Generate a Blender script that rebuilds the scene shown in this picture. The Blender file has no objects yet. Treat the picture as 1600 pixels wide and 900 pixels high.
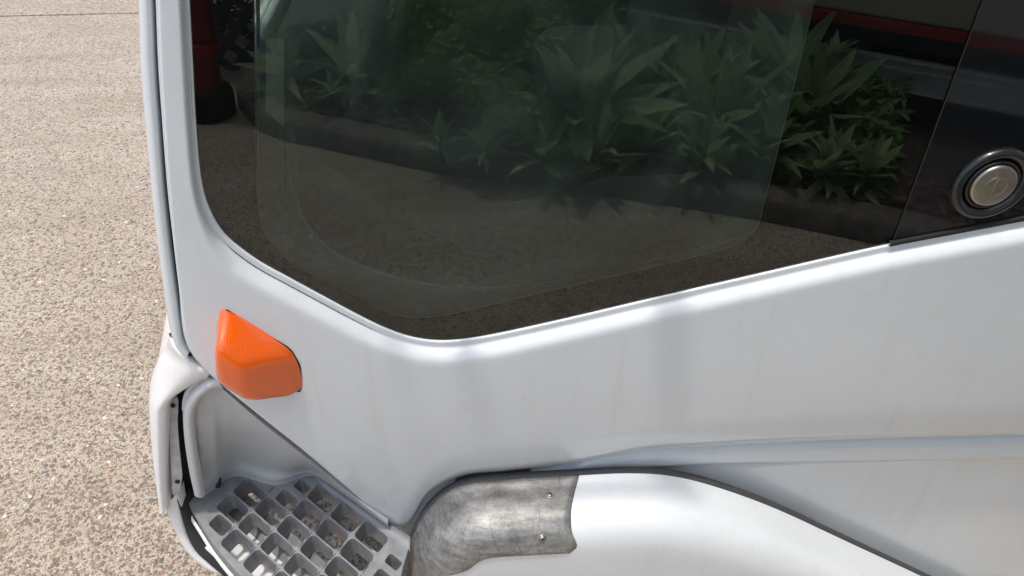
import bpy, bmesh, math, random
from mathutils import Vector, Matrix
random.seed(7)
R_ = math.radians
scene = bpy.context.scene
COL = scene.collection

# ------------------------------------------------------------------ camera
CAM = Vector((0.0, -0.85, 1.65)); PITCH = R_(38.0); YAW = R_(4.0); FPX = 1256.0
_F = Vector((math.sin(YAW)*math.cos(PITCH), math.cos(YAW)*math.cos(PITCH), -math.sin(PITCH)))
_R = Vector((math.cos(YAW), -math.sin(YAW), 0)); _U = _R.cross(_F)
cd = bpy.data.cameras.new('camera'); cam = bpy.data.objects.new('camera', cd); COL.objects.link(cam)
cd.sensor_width = 36; cd.lens = 36*FPX/1600; cd.clip_start = 0.02; cd.clip_end = 3000
m3 = Matrix((_R, _U, -_F)).transposed(); cam.matrix_world = Matrix.Translation(CAM) @ m3.to_4x4()
scene.camera = cam

# ------------------------------------------------------------------ sky, sun, exposure
SUN_EL = R_(80); SUN_ROT = R_(-137)          # near noon: very high, a little to the viewer's side of the truck
w = bpy.data.worlds.new('World'); scene.world = w; w.use_nodes = True
nt = w.node_tree; bg = nt.nodes['Background']; sky = nt.nodes.new('ShaderNodeTexSky')
sky.sky_type = 'NISHITA'; sky.sun_disc = False; sky.sun_elevation = SUN_EL; sky.sun_rotation = SUN_ROT
sky.air_density = 1.3; sky.dust_density = 4.0; sky.ozone_density = 0.6
nt.links.new(sky.outputs[0], bg.inputs[0]); bg.inputs[1].default_value = 0.15
sd = bpy.data.lights.new('sun', 'SUN'); sd.energy = 1.35; sd.angle = R_(2.5); sd.color = (1.0, 0.955, 0.89)
sun = bpy.data.objects.new('sun', sd); COL.objects.link(sun)
sdir = Vector((math.sin(SUN_ROT)*math.cos(SUN_EL), math.cos(SUN_ROT)*math.cos(SUN_EL), math.sin(SUN_EL)))
sun.rotation_euler = sdir.to_track_quat('Z', 'Y').to_euler(); sun.location = sdir*30
vs = scene.view_settings; vs.view_transform = 'Standard'; vs.look = 'None'; vs.exposure = 0.58; vs.gamma = 1

# ------------------------------------------------------------------ pixel rays
def ray(x, y): return _F + _R*((x-800)/FPX) - _U*((y-450)/FPX)
def onY(x, y, Y=0.0):
    d = ray(x, y); return CAM + d*((Y-CAM.y)/d.y)
def onZ(x, y, z=0.0):
    d = ray(x, y); return CAM + d*((z-CAM.z)/d.z)
GY = 0.014                                   # outer face of the side glass
def mir(x, y, z=0.0):                        # where a reflection seen at a pixel really stands, on height z
    p = onZ(x, y, z); return Vector((p.x, 2*GY-p.y, z))
def catmull(pts, n):
    pts = [Vector(p) for p in pts]; out = []
    P = [pts[0]*2-pts[1]] + pts + [pts[-1]*2-pts[-2]]
    for i in range(1, len(P)-2):
        p0, p1, p2, p3 = P[i-1:i+3]
        for k in range(n):
            t = k/n
            out.append(0.5*((2*p1)+(p2-p0)*t+(2*p0-5*p1+4*p2-p3)*t*t+(3*p1-p0-3*p2+p3)*t**3))
    out.append(pts[-1]); return out
def sstep(a, b, x):
    t = max(0, min(1, (x-a)/(b-a))); return t*t*(3-2*t)

# ------------------------------------------------------------------ object helpers
def mk(name, verts, faces, mat=None, parent=None, smooth=True, mats=None, fmat=None):
    me = bpy.data.meshes.new(name); me.from_pydata([tuple(v) for v in verts], [], faces)
    for m in (mats or ([mat] if mat else [])): me.materials.append(m)
    if smooth: me.polygons.foreach_set('use_smooth', [True]*len(me.polygons))
    if fmat: me.polygons.foreach_set('material_index', fmat)
    me.update()
    o = bpy.data.objects.new(name, me); COL.objects.link(o); o.parent = parent
    return o
def frombm(name, bm, mat, parent=None, smooth=False):
    bmesh.ops.recalc_face_normals(bm, faces=bm.faces[:])
    me = bpy.data.meshes.new(name); bm.to_mesh(me); bm.free(); me.materials.append(mat)
    if smooth: me.polygons.foreach_set('use_smooth', [True]*len(me.polygons))
    o = bpy.data.objects.new(name, me); COL.objects.link(o); o.parent = parent; return o
def mod(o, kind, **kw):
    m = o.modifiers.new(kind.lower(), kind)
    for k, v in kw.items(): setattr(m, k, v)
    return o
def bev(o, width=.003, seg=3, ang=35):
    mod(o, 'BEVEL', width=width, segments=seg, limit_method='ANGLE', angle_limit=R_(ang), harden_normals=False)
    for p in o.data.polygons: p.use_smooth = True
    mod(o, 'WEIGHTED_NORMAL', keep_sharp=True); return o
def empty(name, loc=(0, 0, 0), rz=0):
    o = bpy.data.objects.new(name, None); COL.objects.link(o); o.location = loc; o.rotation_euler.z = rz; o.empty_display_size = .1; return o
def tag(o, label=None, cat=None, group=None, kind=None):
    for k, v in (('label', label), ('category', cat), ('group', group), ('kind', kind)):
        if v: o[k] = v
    return o
def box(bm, a, b):
    (x0, y0, z0), (x1, y1, z1) = a, b
    v = [bm.verts.new(p) for p in ((x0,y0,z0),(x1,y0,z0),(x1,y1,z0),(x0,y1,z0),(x0,y0,z1),(x1,y0,z1),(x1,y1,z1),(x0,y1,z1))]
    for f in ((0,3,2,1),(4,5,6,7),(0,1,5,4),(1,2,6,5),(2,3,7,6),(3,0,4,7)): bm.faces.new([v[i] for i in f])
def boxo(name, a, b, mat, parent=None, bevel=0.0):
    bm = bmesh.new(); box(bm, a, b); o = frombm(name, bm, mat, parent)
    return bev(o, bevel) if bevel else o
def loft(name, rows, mat, parent=None, thick=0.0, flip=False, closed=False, caps=False):
    n = len(rows[0]); V = [p for r in rows for p in r]; Fc = []
    for i in range(len(rows)-1):
        for j in range(n if closed else n-1):
            k = (j+1) % n
            f = (i*n+j, i*n+k, (i+1)*n+k, (i+1)*n+j)
            Fc.append(f[::-1] if flip else f)
    if caps: Fc += [tuple(range(n)), tuple(range((len(rows)-1)*n, len(rows)*n))[::-1]]
    o = mk(name, V, Fc, mat, parent)
    bm = bmesh.new(); bm.from_mesh(o.data); bmesh.ops.remove_doubles(bm, verts=bm.verts[:], dist=1e-6)
    bm.to_mesh(o.data); bm.free()
    if thick: mod(o, 'SOLIDIFY', thickness=thick, offset=-1)
    return o
def tube(name, pts, r, mat, parent=None, n=8):
    pts = [Vector(p) for p in pts]; rows = []
    for i, p in enumerate(pts):
        t = (pts[min(i+1, len(pts)-1)]-pts[max(i-1, 0)]).normalized()
        a = t.cross(Vector((0, 1, 0.13))).normalized(); b = t.cross(a)
        rr = r[i] if isinstance(r, (list, tuple)) else r
        rows.append([p+(a*math.cos(2*math.pi*k/n)+b*math.sin(2*math.pi*k/n))*rr for k in range(n)])
    return loft(name, rows, mat, parent, closed=True, caps=True)
def lathe(name, prof, mat, parent=None, n=40, axis='Y', loc=(0, 0, 0)):     # prof: (r, h) along -Y or +Z
    rows = []
    for r, h in prof:
        if axis == 'Y': rows.append([Vector(loc)+Vector((r*math.cos(a), -h, r*math.sin(a))) for a in [2*math.pi*k/n for k in range(n)]])
        else: rows.append([Vector(loc)+Vector((r*math.cos(a), r*math.sin(a), h)) for a in [2*math.pi*k/n for k in range(n)]])
    o = loft(name, rows, mat, parent, closed=True, flip=(axis == 'Y'))
    bm = bmesh.new(); bm.from_mesh(o.data); bmesh.ops.recalc_face_normals(bm, faces=bm.faces[:]); bm.to_mesh(o.data); bm.free()
    return o
def prism(name, poly, y0, y1, mat, parent=None, bevel=0):    # polygon of (x, z), between two depths
    bm = bmesh.new(); f = bm.faces.new([bm.verts.new((p[0], y0, p[1])) for p in poly])
    e = bmesh.ops.extrude_face_region(bm, geom=[f]); bmesh.ops.translate(bm, vec=(0, y1-y0, 0), verts=[g for g in e['geom'] if isinstance(g, bmesh.types.BMVert)])
    o = frombm(name, bm, mat, parent); return bev(o, bevel) if bevel else o

# ------------------------------------------------------------------ materials
def newmat(name):
    m = bpy.data.materials.new(name); m.use_nodes = True; return m, m.node_tree, m.node_tree.nodes['Principled BSDF']
def N(nt, t, **kw):
    n = nt.nodes.new(t)
    for k, v in kw.items():
        if k.startswith('in_'): n.inputs[k[3:]].default_value = v
        else: setattr(n, k, v)
    return n
def ramp(nt, fac, stops):
    r = nt.nodes.new('ShaderNodeValToRGB'); cr = r.color_ramp
    while len(cr.elements) < len(stops): cr.elements.new(.5)
    for e, (p, c) in zip(cr.elements, stops): e.position = p; e.color = (*c, 1) if len(c) == 3 else c
    nt.links.new(fac, r.inputs[0]); return r
def noise(nt, scale, detail=4, rough=.55, coord='Object', vec=None):
    n = nt.nodes.new('ShaderNodeTexNoise'); n.inputs['Scale'].default_value = scale; n.inputs['Detail'].default_value = detail; n.inputs['Roughness'].default_value = rough
    tc = nt.nodes.new('ShaderNodeTexCoord'); nt.links.new(vec or tc.outputs[coord], n.inputs['Vector']); return n
def mixc(nt, fac, a, b, blend='MIX'):
    m = nt.nodes.new('ShaderNodeMix'); m.data_type = 'RGBA'; m.blend_type = blend
    for s, v in ((0, fac), (6, a), (7, b)):
        if hasattr(v, 'is_output'): nt.links.new(v, m.inputs[s])
        elif isinstance(v, (int, float)): m.inputs[s].default_value = v
        else: m.inputs[s].default_value = (*v, 1)
    return m.outputs[2]
def bump(nt, h, strength, dist, bsdf):
    b = nt.nodes.new('ShaderNodeBump'); b.inputs['Strength'].default_value = strength; b.inputs['Distance'].default_value = dist
    nt.links.new(h, b.inputs['Height']); nt.links.new(b.outputs[0], bsdf.inputs['Normal']); return b
def simple(name, c, rough=.5, metal=0, var=.12, scale=30, coat=0, bumps=0, spec=.5):
    m, nt, b = newmat(name); n = noise(nt, scale)
    r = ramp(nt, n.outputs[0], [(.3, [x*(1-var) for x in c]), (.7, [min(1, x*(1+var)) for x in c])])
    nt.links.new(r.outputs[0], b.inputs['Base Color']); b.inputs['Roughness'].default_value = rough; b.inputs['Metallic'].default_value = metal
    b.inputs['Coat Weight'].default_value = coat; b.inputs['Specular IOR Level'].default_value = spec
    if bumps: bump(nt, n.outputs[0], bumps, .002, b)
    return m
def paint(name, c, rough=.36, coat=.6, dirt=.04):
    m, nt, b = newmat(name)
    n = noise(nt, 5, 6, .6); r = ramp(nt, n.outputs[0], [(.35, [x*(1-dirt) for x in c]), (.65, c)])
    sp = noise(nt, 260, 2, .5); rs = ramp(nt, sp.outputs[0], [(.72, (0, 0, 0)), (.76, (1, 1, 1))])
    col = mixc(nt, rs.outputs[0], r.outputs[0], [x*.86 for x in c])
    tcp = nt.nodes.new('ShaderNodeTexCoord'); mpp = nt.nodes.new('ShaderNodeMapping'); mpp.inputs['Scale'].default_value = (38, 38, 2.2); nt.links.new(tcp.outputs['Object'], mpp.inputs[0])
    stn = noise(nt, 1.0, 5, .6, vec=mpp.outputs[0]); sr_ = ramp(nt, stn.outputs[0], [(.55, (1, 1, 1)), (.72, (.93, .92, .90))]); col = mixc(nt, .7, col, sr_.outputs[0], 'MULTIPLY')
    du = noise(nt, 48, 7, .75); dr = ramp(nt, du.outputs[0], [(.60, (1, 1, 1)), (.68, (.90, .885, .86))]); col = mixc(nt, .55, col, dr.outputs[0], 'MULTIPLY')
    chp = noise(nt, 420, 1, .5); ch = ramp(nt, chp.outputs[0], [(.765, (1, 1, 1)), (.78, (.45, .43, .41))]); col = mixc(nt, .8, col, ch.outputs[0], 'MULTIPLY')
    nt.links.new(col, b.inputs['Base Color']); b.inputs['Roughness'].default_value = rough
    b.inputs['Coat Weight'].default_value = coat; b.inputs['Coat Roughness'].default_value = .06
    fl = noise(nt, 1500, 1, .5); bump(nt, fl.outputs[0], .04, .0004, b)
    wv = noise(nt, 3.2, 2, .4); bw = nt.nodes.new('ShaderNodeBump'); bw.inputs['Strength'].default_value = .04; bw.inputs['Distance'].default_value = .01
    nt.links.new(wv.outputs[0], bw.inputs['Height']); nt.links.new(bw.outputs[0], b.inputs['Coat Normal'])
    return m
M = {}
M['paint'] = paint('pearl_white_paint', (.745, .785, .805))
M['bumper'] = paint('bumper_white_paint', (.90, .90, .89), .4, .5)
M['molding'] = paint('grey_white_molding', (.60, .615, .63), .5, .15, .12)
M['black'] = simple('black_plastic', (.012, .012, .013), .45)
M['rubber'] = simple('black_rubber', (.015, .015, .015), .7, spec=.3)
M['gap'] = simple('dark_underbody', (.03, .03, .03), .9)
M['grey_flange'] = simple('grey_flange_metal', (.46, .46, .46), .5, var=.2, scale=60)
M['step'] = simple('grey_step_plastic', (.225, .232, .236), .5, var=.22, scale=45, bumps=.25)
M['lip'] = simple('grey_lip_plastic', (.27, .285, .295), .55, var=.1)
M['arch_gap_shade'] = simple('dark_grey_gap_shade', (.06, .062, .064), .6, var=.1)
M['tray'] = simple('white_tray', (.78, .79, .79), .45, var=.06)
M['chrome'] = simple('worn_steel', (.42, .385, .345), .42, 1.0, .2, 60)
M['darkring'] = simple('dark_glossy_ring', (.018, .019, .021), .22, coat=.3)
M['gloss_black'] = simple('gloss_black_garnish', (.008, .009, .010), .04, coat=.6)
M['frit'] = simple('black_ceramic_band', (.006, .006, .006), .6, spec=.1)
M['interior'] = simple('grey_cab_plastic', (.13, .138, .13), .8, var=.1)
M['dash'] = simple('dark_dash_plastic', (.04, .042, .042), .8, var=.1)
M['door_trim'] = simple('pale_grey_door_trim', (.36, .37, .35), .7, var=.06)
M['interior_light'] = simple('pale_cab_trim', (.42, .43, .42), .55, var=.1)
M['seat'] = simple('grey_green_seat_fabric', (.12, .13, .122), .9, var=.3, scale=200)
M['soil'] = None

def mat_lens():
    m, nt, b = newmat('amber_lens')
    b.inputs['Base Color'].default_value = (.88, .125, .003, 1); b.inputs['Roughness'].default_value = .22
    b.inputs['Coat Weight'].default_value = 1.0; b.inputs['Coat Roughness'].default_value = .05
    b.inputs['Subsurface Weight'].default_value = .06; b.inputs['Subsurface Radius'].default_value = (.03, .006, .001); b.inputs['Subsurface Scale'].default_value = .5
    tc = nt.nodes.new('ShaderNodeTexCoord'); wv = nt.nodes.new('ShaderNodeTexWave'); wv.wave_type = 'BANDS'; wv.bands_direction = 'X'
    wv.inputs['Scale'].default_value = 95; wv.inputs['Distortion'].default_value = 0
    nt.links.new(tc.outputs['Object'], wv.inputs['Vector']); bump(nt, wv.outputs[0], .10, .002, b); return m
M['lens'] = mat_lens()

def mat_guard():
    m, nt, b = newmat('scuffed_guard_metal')
    tc = nt.nodes.new('ShaderNodeTexCoord')
    mp = nt.nodes.new('ShaderNodeMapping'); mp.inputs['Rotation'].default_value = (0, .75, 0); mp.inputs['Scale'].default_value = (12, 40, 90)
    nt.links.new(tc.outputs['Object'], mp.inputs[0])
    st = noise(nt, 1.1, 6, .62, vec=mp.outputs[0]); bl = noise(nt, 26, 6, .65); fi = noise(nt, 170, 5, .7)
    c1 = ramp(nt, st.outputs[0], [(.30, (.21, .215, .215)), (.47, (.34, .34, .335)), (.68, (.46, .46, .45))])
    c2 = ramp(nt, bl.outputs[0], [(.36, (.66, .66, .65)), (.6, (1, 1, 1))])
    c3 = ramp(nt, fi.outputs[0], [(.35, (.72, .70, .66)), (.6, (1, 1, 1))])
    c = mixc(nt, 1.0, c1.outputs[0], c2.outputs[0], 'MULTIPLY'); c = mixc(nt, .8, c, c3.outputs[0], 'MULTIPLY')
    mp2 = nt.nodes.new('ShaderNodeMapping'); mp2.inputs['Scale'].default_value = (60, 60, 14); mp2.inputs['Rotation'].default_value = (0, -.5, 0); nt.links.new(tc.outputs['Object'], mp2.inputs[0])
    vor = nt.nodes.new('ShaderNodeTexVoronoi'); vor.feature = 'DISTANCE_TO_EDGE'; vor.inputs['Scale'].default_value = .55; nt.links.new(mp2.outputs[0], vor.inputs['Vector'])
    cr = ramp(nt, vor.outputs['Distance'], [(.0, (.35, .34, .33)), (.012, (1, 1, 1))])
    c = mixc(nt, .7, c, cr.outputs[0], 'MULTIPLY')
    nt.links.new(c, b.inputs['Base Color']); b.inputs['Metallic'].default_value = .35; b.inputs['Roughness'].default_value = .48
    bump(nt, st.outputs[0], .25, .002, b); return m
M['guard'] = mat_guard()

def mat_glass(outer):
    m, nt, b = newmat('window_glass_outer' if outer else 'window_glass_inner'); nt.nodes.remove(b)
    out = nt.nodes['Material Output']; tr = nt.nodes.new('ShaderNodeBsdfTransparent')
    tr.inputs[0].default_value = (.70, .76, .71, 1) if outer else (1, 1, 1, 1)
    if not outer: nt.links.new(tr.outputs[0], out.inputs[0]); return m
    gl = nt.nodes.new('ShaderNodeBsdfGlossy'); gl.inputs['Roughness'].default_value = 0.0; gl.inputs[0].default_value = (.96, 1, .98, 1)
    fr = nt.nodes.new('ShaderNodeFresnel'); fr.inputs[0].default_value = 1.68
    df = nt.nodes.new('ShaderNodeBsdfDiffuse'); df.inputs[0].default_value = (.5, .5, .47, 1)
    n1 = noise(nt, 9, 5, .6); r1 = ramp(nt, n1.outputs[0], [(.35, (.002,)*3), (.75, (.012,)*3)])
    mx0 = nt.nodes.new('ShaderNodeMixShader'); nt.links.new(r1.outputs[0], mx0.inputs[0]); nt.links.new(tr.outputs[0], mx0.inputs[1]); nt.links.new(df.outputs[0], mx0.inputs[2])
    mx = nt.nodes.new('ShaderNodeMixShader'); nt.links.new(fr.outputs[0], mx.inputs[0]); nt.links.new(mx0.outputs[0], mx.inputs[1]); nt.links.new(gl.outputs[0], mx.inputs[2])
    nt.links.new(mx.outputs[0], out.inputs[0]); return m
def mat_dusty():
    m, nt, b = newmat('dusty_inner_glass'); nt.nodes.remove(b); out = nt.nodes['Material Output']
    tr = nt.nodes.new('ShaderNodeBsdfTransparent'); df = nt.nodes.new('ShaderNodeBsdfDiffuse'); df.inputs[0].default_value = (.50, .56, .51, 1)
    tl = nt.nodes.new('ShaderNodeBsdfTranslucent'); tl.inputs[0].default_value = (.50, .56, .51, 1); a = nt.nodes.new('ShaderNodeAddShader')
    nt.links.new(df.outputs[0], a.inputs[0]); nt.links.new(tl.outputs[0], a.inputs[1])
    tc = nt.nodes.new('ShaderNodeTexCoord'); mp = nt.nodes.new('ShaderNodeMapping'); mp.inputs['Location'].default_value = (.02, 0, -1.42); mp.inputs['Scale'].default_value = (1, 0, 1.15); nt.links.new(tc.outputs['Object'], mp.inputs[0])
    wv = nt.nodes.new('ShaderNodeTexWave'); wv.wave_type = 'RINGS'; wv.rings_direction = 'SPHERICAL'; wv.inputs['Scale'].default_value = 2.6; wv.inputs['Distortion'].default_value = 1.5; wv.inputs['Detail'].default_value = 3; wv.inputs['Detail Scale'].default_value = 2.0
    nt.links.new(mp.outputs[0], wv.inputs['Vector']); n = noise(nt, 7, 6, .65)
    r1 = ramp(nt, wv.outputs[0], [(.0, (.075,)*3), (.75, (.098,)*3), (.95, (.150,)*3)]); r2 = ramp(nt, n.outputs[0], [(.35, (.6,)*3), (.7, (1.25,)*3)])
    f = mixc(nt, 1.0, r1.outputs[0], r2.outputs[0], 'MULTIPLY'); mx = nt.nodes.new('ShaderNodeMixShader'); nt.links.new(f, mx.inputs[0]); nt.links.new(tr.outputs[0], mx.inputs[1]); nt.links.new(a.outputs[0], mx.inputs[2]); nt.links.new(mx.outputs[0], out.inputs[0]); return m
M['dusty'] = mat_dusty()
M['glass'] = mat_glass(True); M['glass_in'] = mat_glass(False)
def mat_tint():
    m, nt, b = newmat('tinted_screen_glass'); nt.nodes.remove(b); out = nt.nodes['Material Output']
    tr = nt.nodes.new('ShaderNodeBsdfTransparent'); tr.inputs[0].default_value = (.66, .70, .68, 1); gl = nt.nodes.new('ShaderNodeBsdfGlossy'); gl.inputs['Roughness'].default_value = .01
    mx = nt.nodes.new('ShaderNodeMixShader'); mx.inputs[0].default_value = .07; nt.links.new(tr.outputs[0], mx.inputs[1]); nt.links.new(gl.outputs[0], mx.inputs[2]); nt.links.new(mx.outputs[0], out.inputs[0]); return m
M['tint'] = mat_tint()

def mat_ground():
    m, nt, b = newmat('exposed_aggregate_concrete')
    tc = nt.nodes.new('ShaderNodeTexCoord'); O = tc.outputs['Object']
    wob = noise(nt, 130, 2, .5); 
    add = nt.nodes.new('ShaderNodeVectorMath'); add.operation = 'MULTIPLY_ADD'; add.inputs[1].default_value = (.006, .006, 0)
    nt.links.new(wob.outputs['Color'], add.inputs[0]); nt.links.new(O, add.inputs[2])
    def stones(scale, keep, size):
        v = nt.nodes.new('ShaderNodeTexVoronoi'); v.feature = 'F1'; v.voronoi_dimensions = '2D'; v.inputs['Scale'].default_value = scale; nt.links.new(add.outputs[0], v.inputs['Vector'])
        sep = nt.nodes.new('ShaderNodeSeparateColor'); nt.links.new(v.outputs['Color'], sep.inputs[0])
        d = ramp(nt, v.outputs['Distance'], [(size, (1, 1, 1)), (size+.09, (0, 0, 0))])
        k = ramp(nt, sep.outputs[0], [(keep-.02, (1, 1, 1)), (keep, (0, 0, 0))])
        mm = nt.nodes.new('ShaderNodeMath'); mm.operation = 'MULTIPLY'; nt.links.new(d.outputs[0], mm.inputs[0]); nt.links.new(k.outputs[0], mm.inputs[1])
        cr = ramp(nt, sep.outputs[1], [(0, (.215, .163, .12)), (.3, (.275, .22, .168)), (.52, (.17, .143, .118)), (.68, (.40, .33, .25)), (.86, (.155, .15, .145)), (.93, (.29, .185, .13)), (.985, (.62, .58, .52))])
        cr.color_ramp.interpolation = 'CONSTANT'
        return mm.outputs[0], cr.outputs[0]
    n1 = noise(nt, 1.3, 6, .62); n2 = noise(nt, 95, 4, .6)
    base = ramp(nt, n1.outputs[0], [(.3, (.395, .342, .272)), (.5, (.468, .412, .338)), (.7, (.515, .464, .39))])
    mp = nt.nodes.new('ShaderNodeMapping'); mp.inputs['Scale'].default_value = (.35, 2.6, 1); nt.links.new(O, mp.inputs[0]); ns = noise(nt, 1.6, 5, .6, vec=mp.outputs[0])
    sr = ramp(nt, ns.outputs[0], [(.36, (.80, .775, .75)), (.58, (1, 1, 1))])
    gr = ramp(nt, n2.outputs[0], [(.3, (.72, .68, .64)), (.55, (1, 1, 1)), (.75, (1.0, .98, .95))])
    c = mixc(nt, .85, base.outputs[0], gr.outputs[0], 'MULTIPLY'); c = mixc(nt, .8, c, sr.outputs[0], 'MULTIPLY')
    k0, c0 = stones(260, .55, .36); k1, c1 = stones(120, .50, .36); k2, c2 = stones(62, .22, .33)
    c = mixc(nt, k0, c, c0); c = mixc(nt, k1, c, c1); c = mixc(nt, k2, c, c2)
    nt.links.new(c, b.inputs['Base Color']); b.inputs['Roughness'].default_value = .85; b.inputs['Specular IOR Level'].default_value = .25
    a1 = nt.nodes.new('ShaderNodeMath'); a1.operation = 'ADD'; nt.links.new(k1, a1.inputs[0]); nt.links.new(n2.outputs[0], a1.inputs[1])
    a2 = nt.nodes.new('ShaderNodeMath'); a2.operation = 'ADD'; nt.links.new(k2, a2.inputs[0]); nt.links.new(a1.outputs[0], a2.inputs[1])
    bump(nt, a2.outputs[0], .5, .003, b); return m
M['ground'] = mat_ground()
M['kerb'] = simple('weathered_kerb_concrete', (.15, .132, .11), .9, var=.35, scale=22, bumps=.6)
M['soil'] = simple('dark_garden_soil', (.05, .038, .028), .95, var=.5, scale=40, bumps=.8)
M['mulch'] = simple('bark_mulch', (.16, .11, .075), .9, var=.5, scale=8)
def mat_leaf(name, a, b_, trans=.3, rough=.45):
    m, nt, b = newmat(name); oi = nt.nodes.new('ShaderNodeObjectInfo'); n = noise(nt, 25, 3)
    mm = nt.nodes.new('ShaderNodeMath'); mm.operation = 'ADD'; nt.links.new(oi.outputs['Random'], mm.inputs[0]); nt.links.new(n.outputs[0], mm.inputs[1])
    if rough < .45:
        tc = nt.nodes.new('ShaderNodeTexCoord'); sx = nt.nodes.new('ShaderNodeSeparateXYZ'); nt.links.new(tc.outputs['Object'], sx.inputs[0]); ab = nt.nodes.new('ShaderNodeMath'); ab.operation = 'ABSOLUTE'; nt.links.new(sx.outputs[1], ab.inputs[0])
        rp_ = ramp(nt, ab.outputs[0], [(.0, (.45,)*3), (.010, (.0,)*3), (.05, (.05,)*3), (.095, (.4,)*3)]); ad = nt.nodes.new('ShaderNodeMath'); ad.operation = 'ADD'; nt.links.new(mm.outputs[0], ad.inputs[0]); nt.links.new(rp_.outputs[0], ad.inputs[1]); mm = ad
    r = ramp(nt, mm.outputs[0], [(.35, a), (1.0, b_)]); mm2 = nt.nodes.new('ShaderNodeMath'); mm2.operation = 'MULTIPLY'; mm2.inputs[1].default_value = .75
    nt.links.new(mm.outputs[0], mm2.inputs[0]); nt.links.new(mm2.outputs[0], r.inputs[0])
    nt.links.new(r.outputs[0], b.inputs['Base Color']); b.inputs['Roughness'].default_value = rough
    tl = nt.nodes.new('ShaderNodeBsdfTranslucent'); nt.links.new(r.outputs[0], tl.inputs[0]); mx = nt.nodes.new('ShaderNodeMixShader'); mx.inputs[0].default_value = trans
    out = nt.nodes['Material Output']; nt.links.new(b.outputs[0], mx.inputs[1]); nt.links.new(tl.outputs[0], mx.inputs[2]); nt.links.new(mx.outputs[0], out.inputs[0]); return m
M['agave'] = mat_leaf('pale_broad_leaf', (.17, .29, .12), (.42, .55, .29), .45, .42)
M['shrubleaf'] = mat_leaf('small_shrub_leaf', (.09, .21, .04), (.24, .42, .10), .4)
M['cover'] = mat_leaf('ground_cover_leaf', (.09, .19, .05), (.26, .42, .13), .35, .5)
M['darkleaf'] = mat_leaf('dark_hedge_leaf', (.018, .045, .014), (.045, .10, .03), .3)
M['dryleaf'] = mat_leaf('dry_leaf', (.28, .21, .12), (.40, .30, .19), .2)
M['wood'] = simple('brown_stem', (.10, .075, .05), .9, var=.3)
M['lattice'] = simple('blue_grey_lattice_timber', (.07, .08, .095), .8, var=.3, scale=12)
M['red'] = simple('red_bollard_plastic', (.27, .025, .025), .4, var=.15)
M['cream'] = simple('cream_truck_paint', (.50, .46, .36), .45, var=.05)
M['stripe'] = simple('red_stripe_paint', (.40, .03, .035), .45, var=.08)
M['navy'] = simple('navy_skirt_paint', (.012, .016, .028), .4, var=.2)
M['rail'] = simple('galvanised_rail', (.58, .59, .55), .5, .3, var=.2, scale=14)

# ------------------------------------------------------------------ ground
JY = onZ(100, 23).y                               # control joint across the slab
def build_ground():
    S = 60; w_ = .010; V = []; Fc = []
    ys = [-S, JY-w_, JY-w_+.003, JY+w_-.003, JY+w_, S]; zs = [0, 0, -.02, -.02, 0, 0]
    for y, z in zip(ys, zs): V += [(-S, y, z), (S, y, z)]
    for i in range(5): Fc.append((2*i, 2*i+1, 2*i+3, 2*i+2))
    g = mk('ground', V, Fc, M['ground'], smooth=False); return tag(g, 'pale exposed aggregate concrete yard', kind='structure')
ground = build_ground()
def pebbles():
    cols = [(.225, .17, .128), (.29, .23, .178), (.165, .14, .118), (.15, .15, .148), (.30, .20, .14), (.62, .58, .52), (.44, .35, .27)]
    mats = [simple('pebble_tone', c, .8, var=.2, scale=120) for c in cols]
    wts = [26, 26, 18, 7, 4, 2, 20]; V = []; Fc = []; fm = []; rnd = random.Random(3)
    for _ in range(15000):
        q = rnd.random()
        px_, py_ = rnd.uniform(-30, 640), 300+650*q**.75
        p = onZ(px_, py_)
        r = rnd.uniform(.002, .0042) if rnd.random() < .82 else rnd.uniform(.0045, .0082)
        a0 = rnd.random()*6.28; ex = rnd.uniform(.55, 1.0); k = rnd.choices(range(7), wts)[0]; n = 6; b0 = len(V)
        jit = [rnd.uniform(.78, 1.15) for _ in range(n)]; h = r*rnd.uniform(.18, .4)
        for ring, (rr, zz) in enumerate(((1, -.001), (.8, h*.75))):
            for i in range(n):
                a = 6.283*i/n; x = math.cos(a)*r*rr*jit[i]; y = math.sin(a)*r*ex*rr*jit[i]
                V.append((p.x+x*math.cos(a0)-y*math.sin(a0), p.y+x*math.sin(a0)+y*math.cos(a0), zz))
        V.append((p.x, p.y, h))
        for i in range(n):
            j = (i+1) % n
            Fc += [(b0+i, b0+j, b0+n+j, b0+n+i), (b0+n+i, b0+n+j, b0+2*n)]; fm += [k, k]
    o = mk('aggregate_stone', V, Fc, None, ground, True, mats, fm); o['kind'] = 'stuff'; o['label'] = 'small brown and grey stones set in the concrete'
pebbles()

# ================================================================== the truck
truck = empty('truck', (0, .9, 0))
tag(truck, 'white truck cab with dark side window, orange side lamp and grey corner step', 'truck')
TINV = Matrix.Translation((0, -.9, 0))
def T(o):                                           # parent to the truck keeping world coordinates
    o.parent = truck; o.matrix_parent_inverse = TINV; return o
def body(X, Z):                                     # bulge of the cab side; 0 = door plane
    y = 0.0
    if X < -.34: y += .75*(X+.34)**2
    if Z < .86: y += .16*(Z-.86)**2
    return y
def hit(x, y, off=0.0):
    Y = 0.0
    for _ in range(12):
        p = onY(x, y, Y); Y = body(p.x, p.z)+off
    return onY(x, y, Y)

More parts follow.
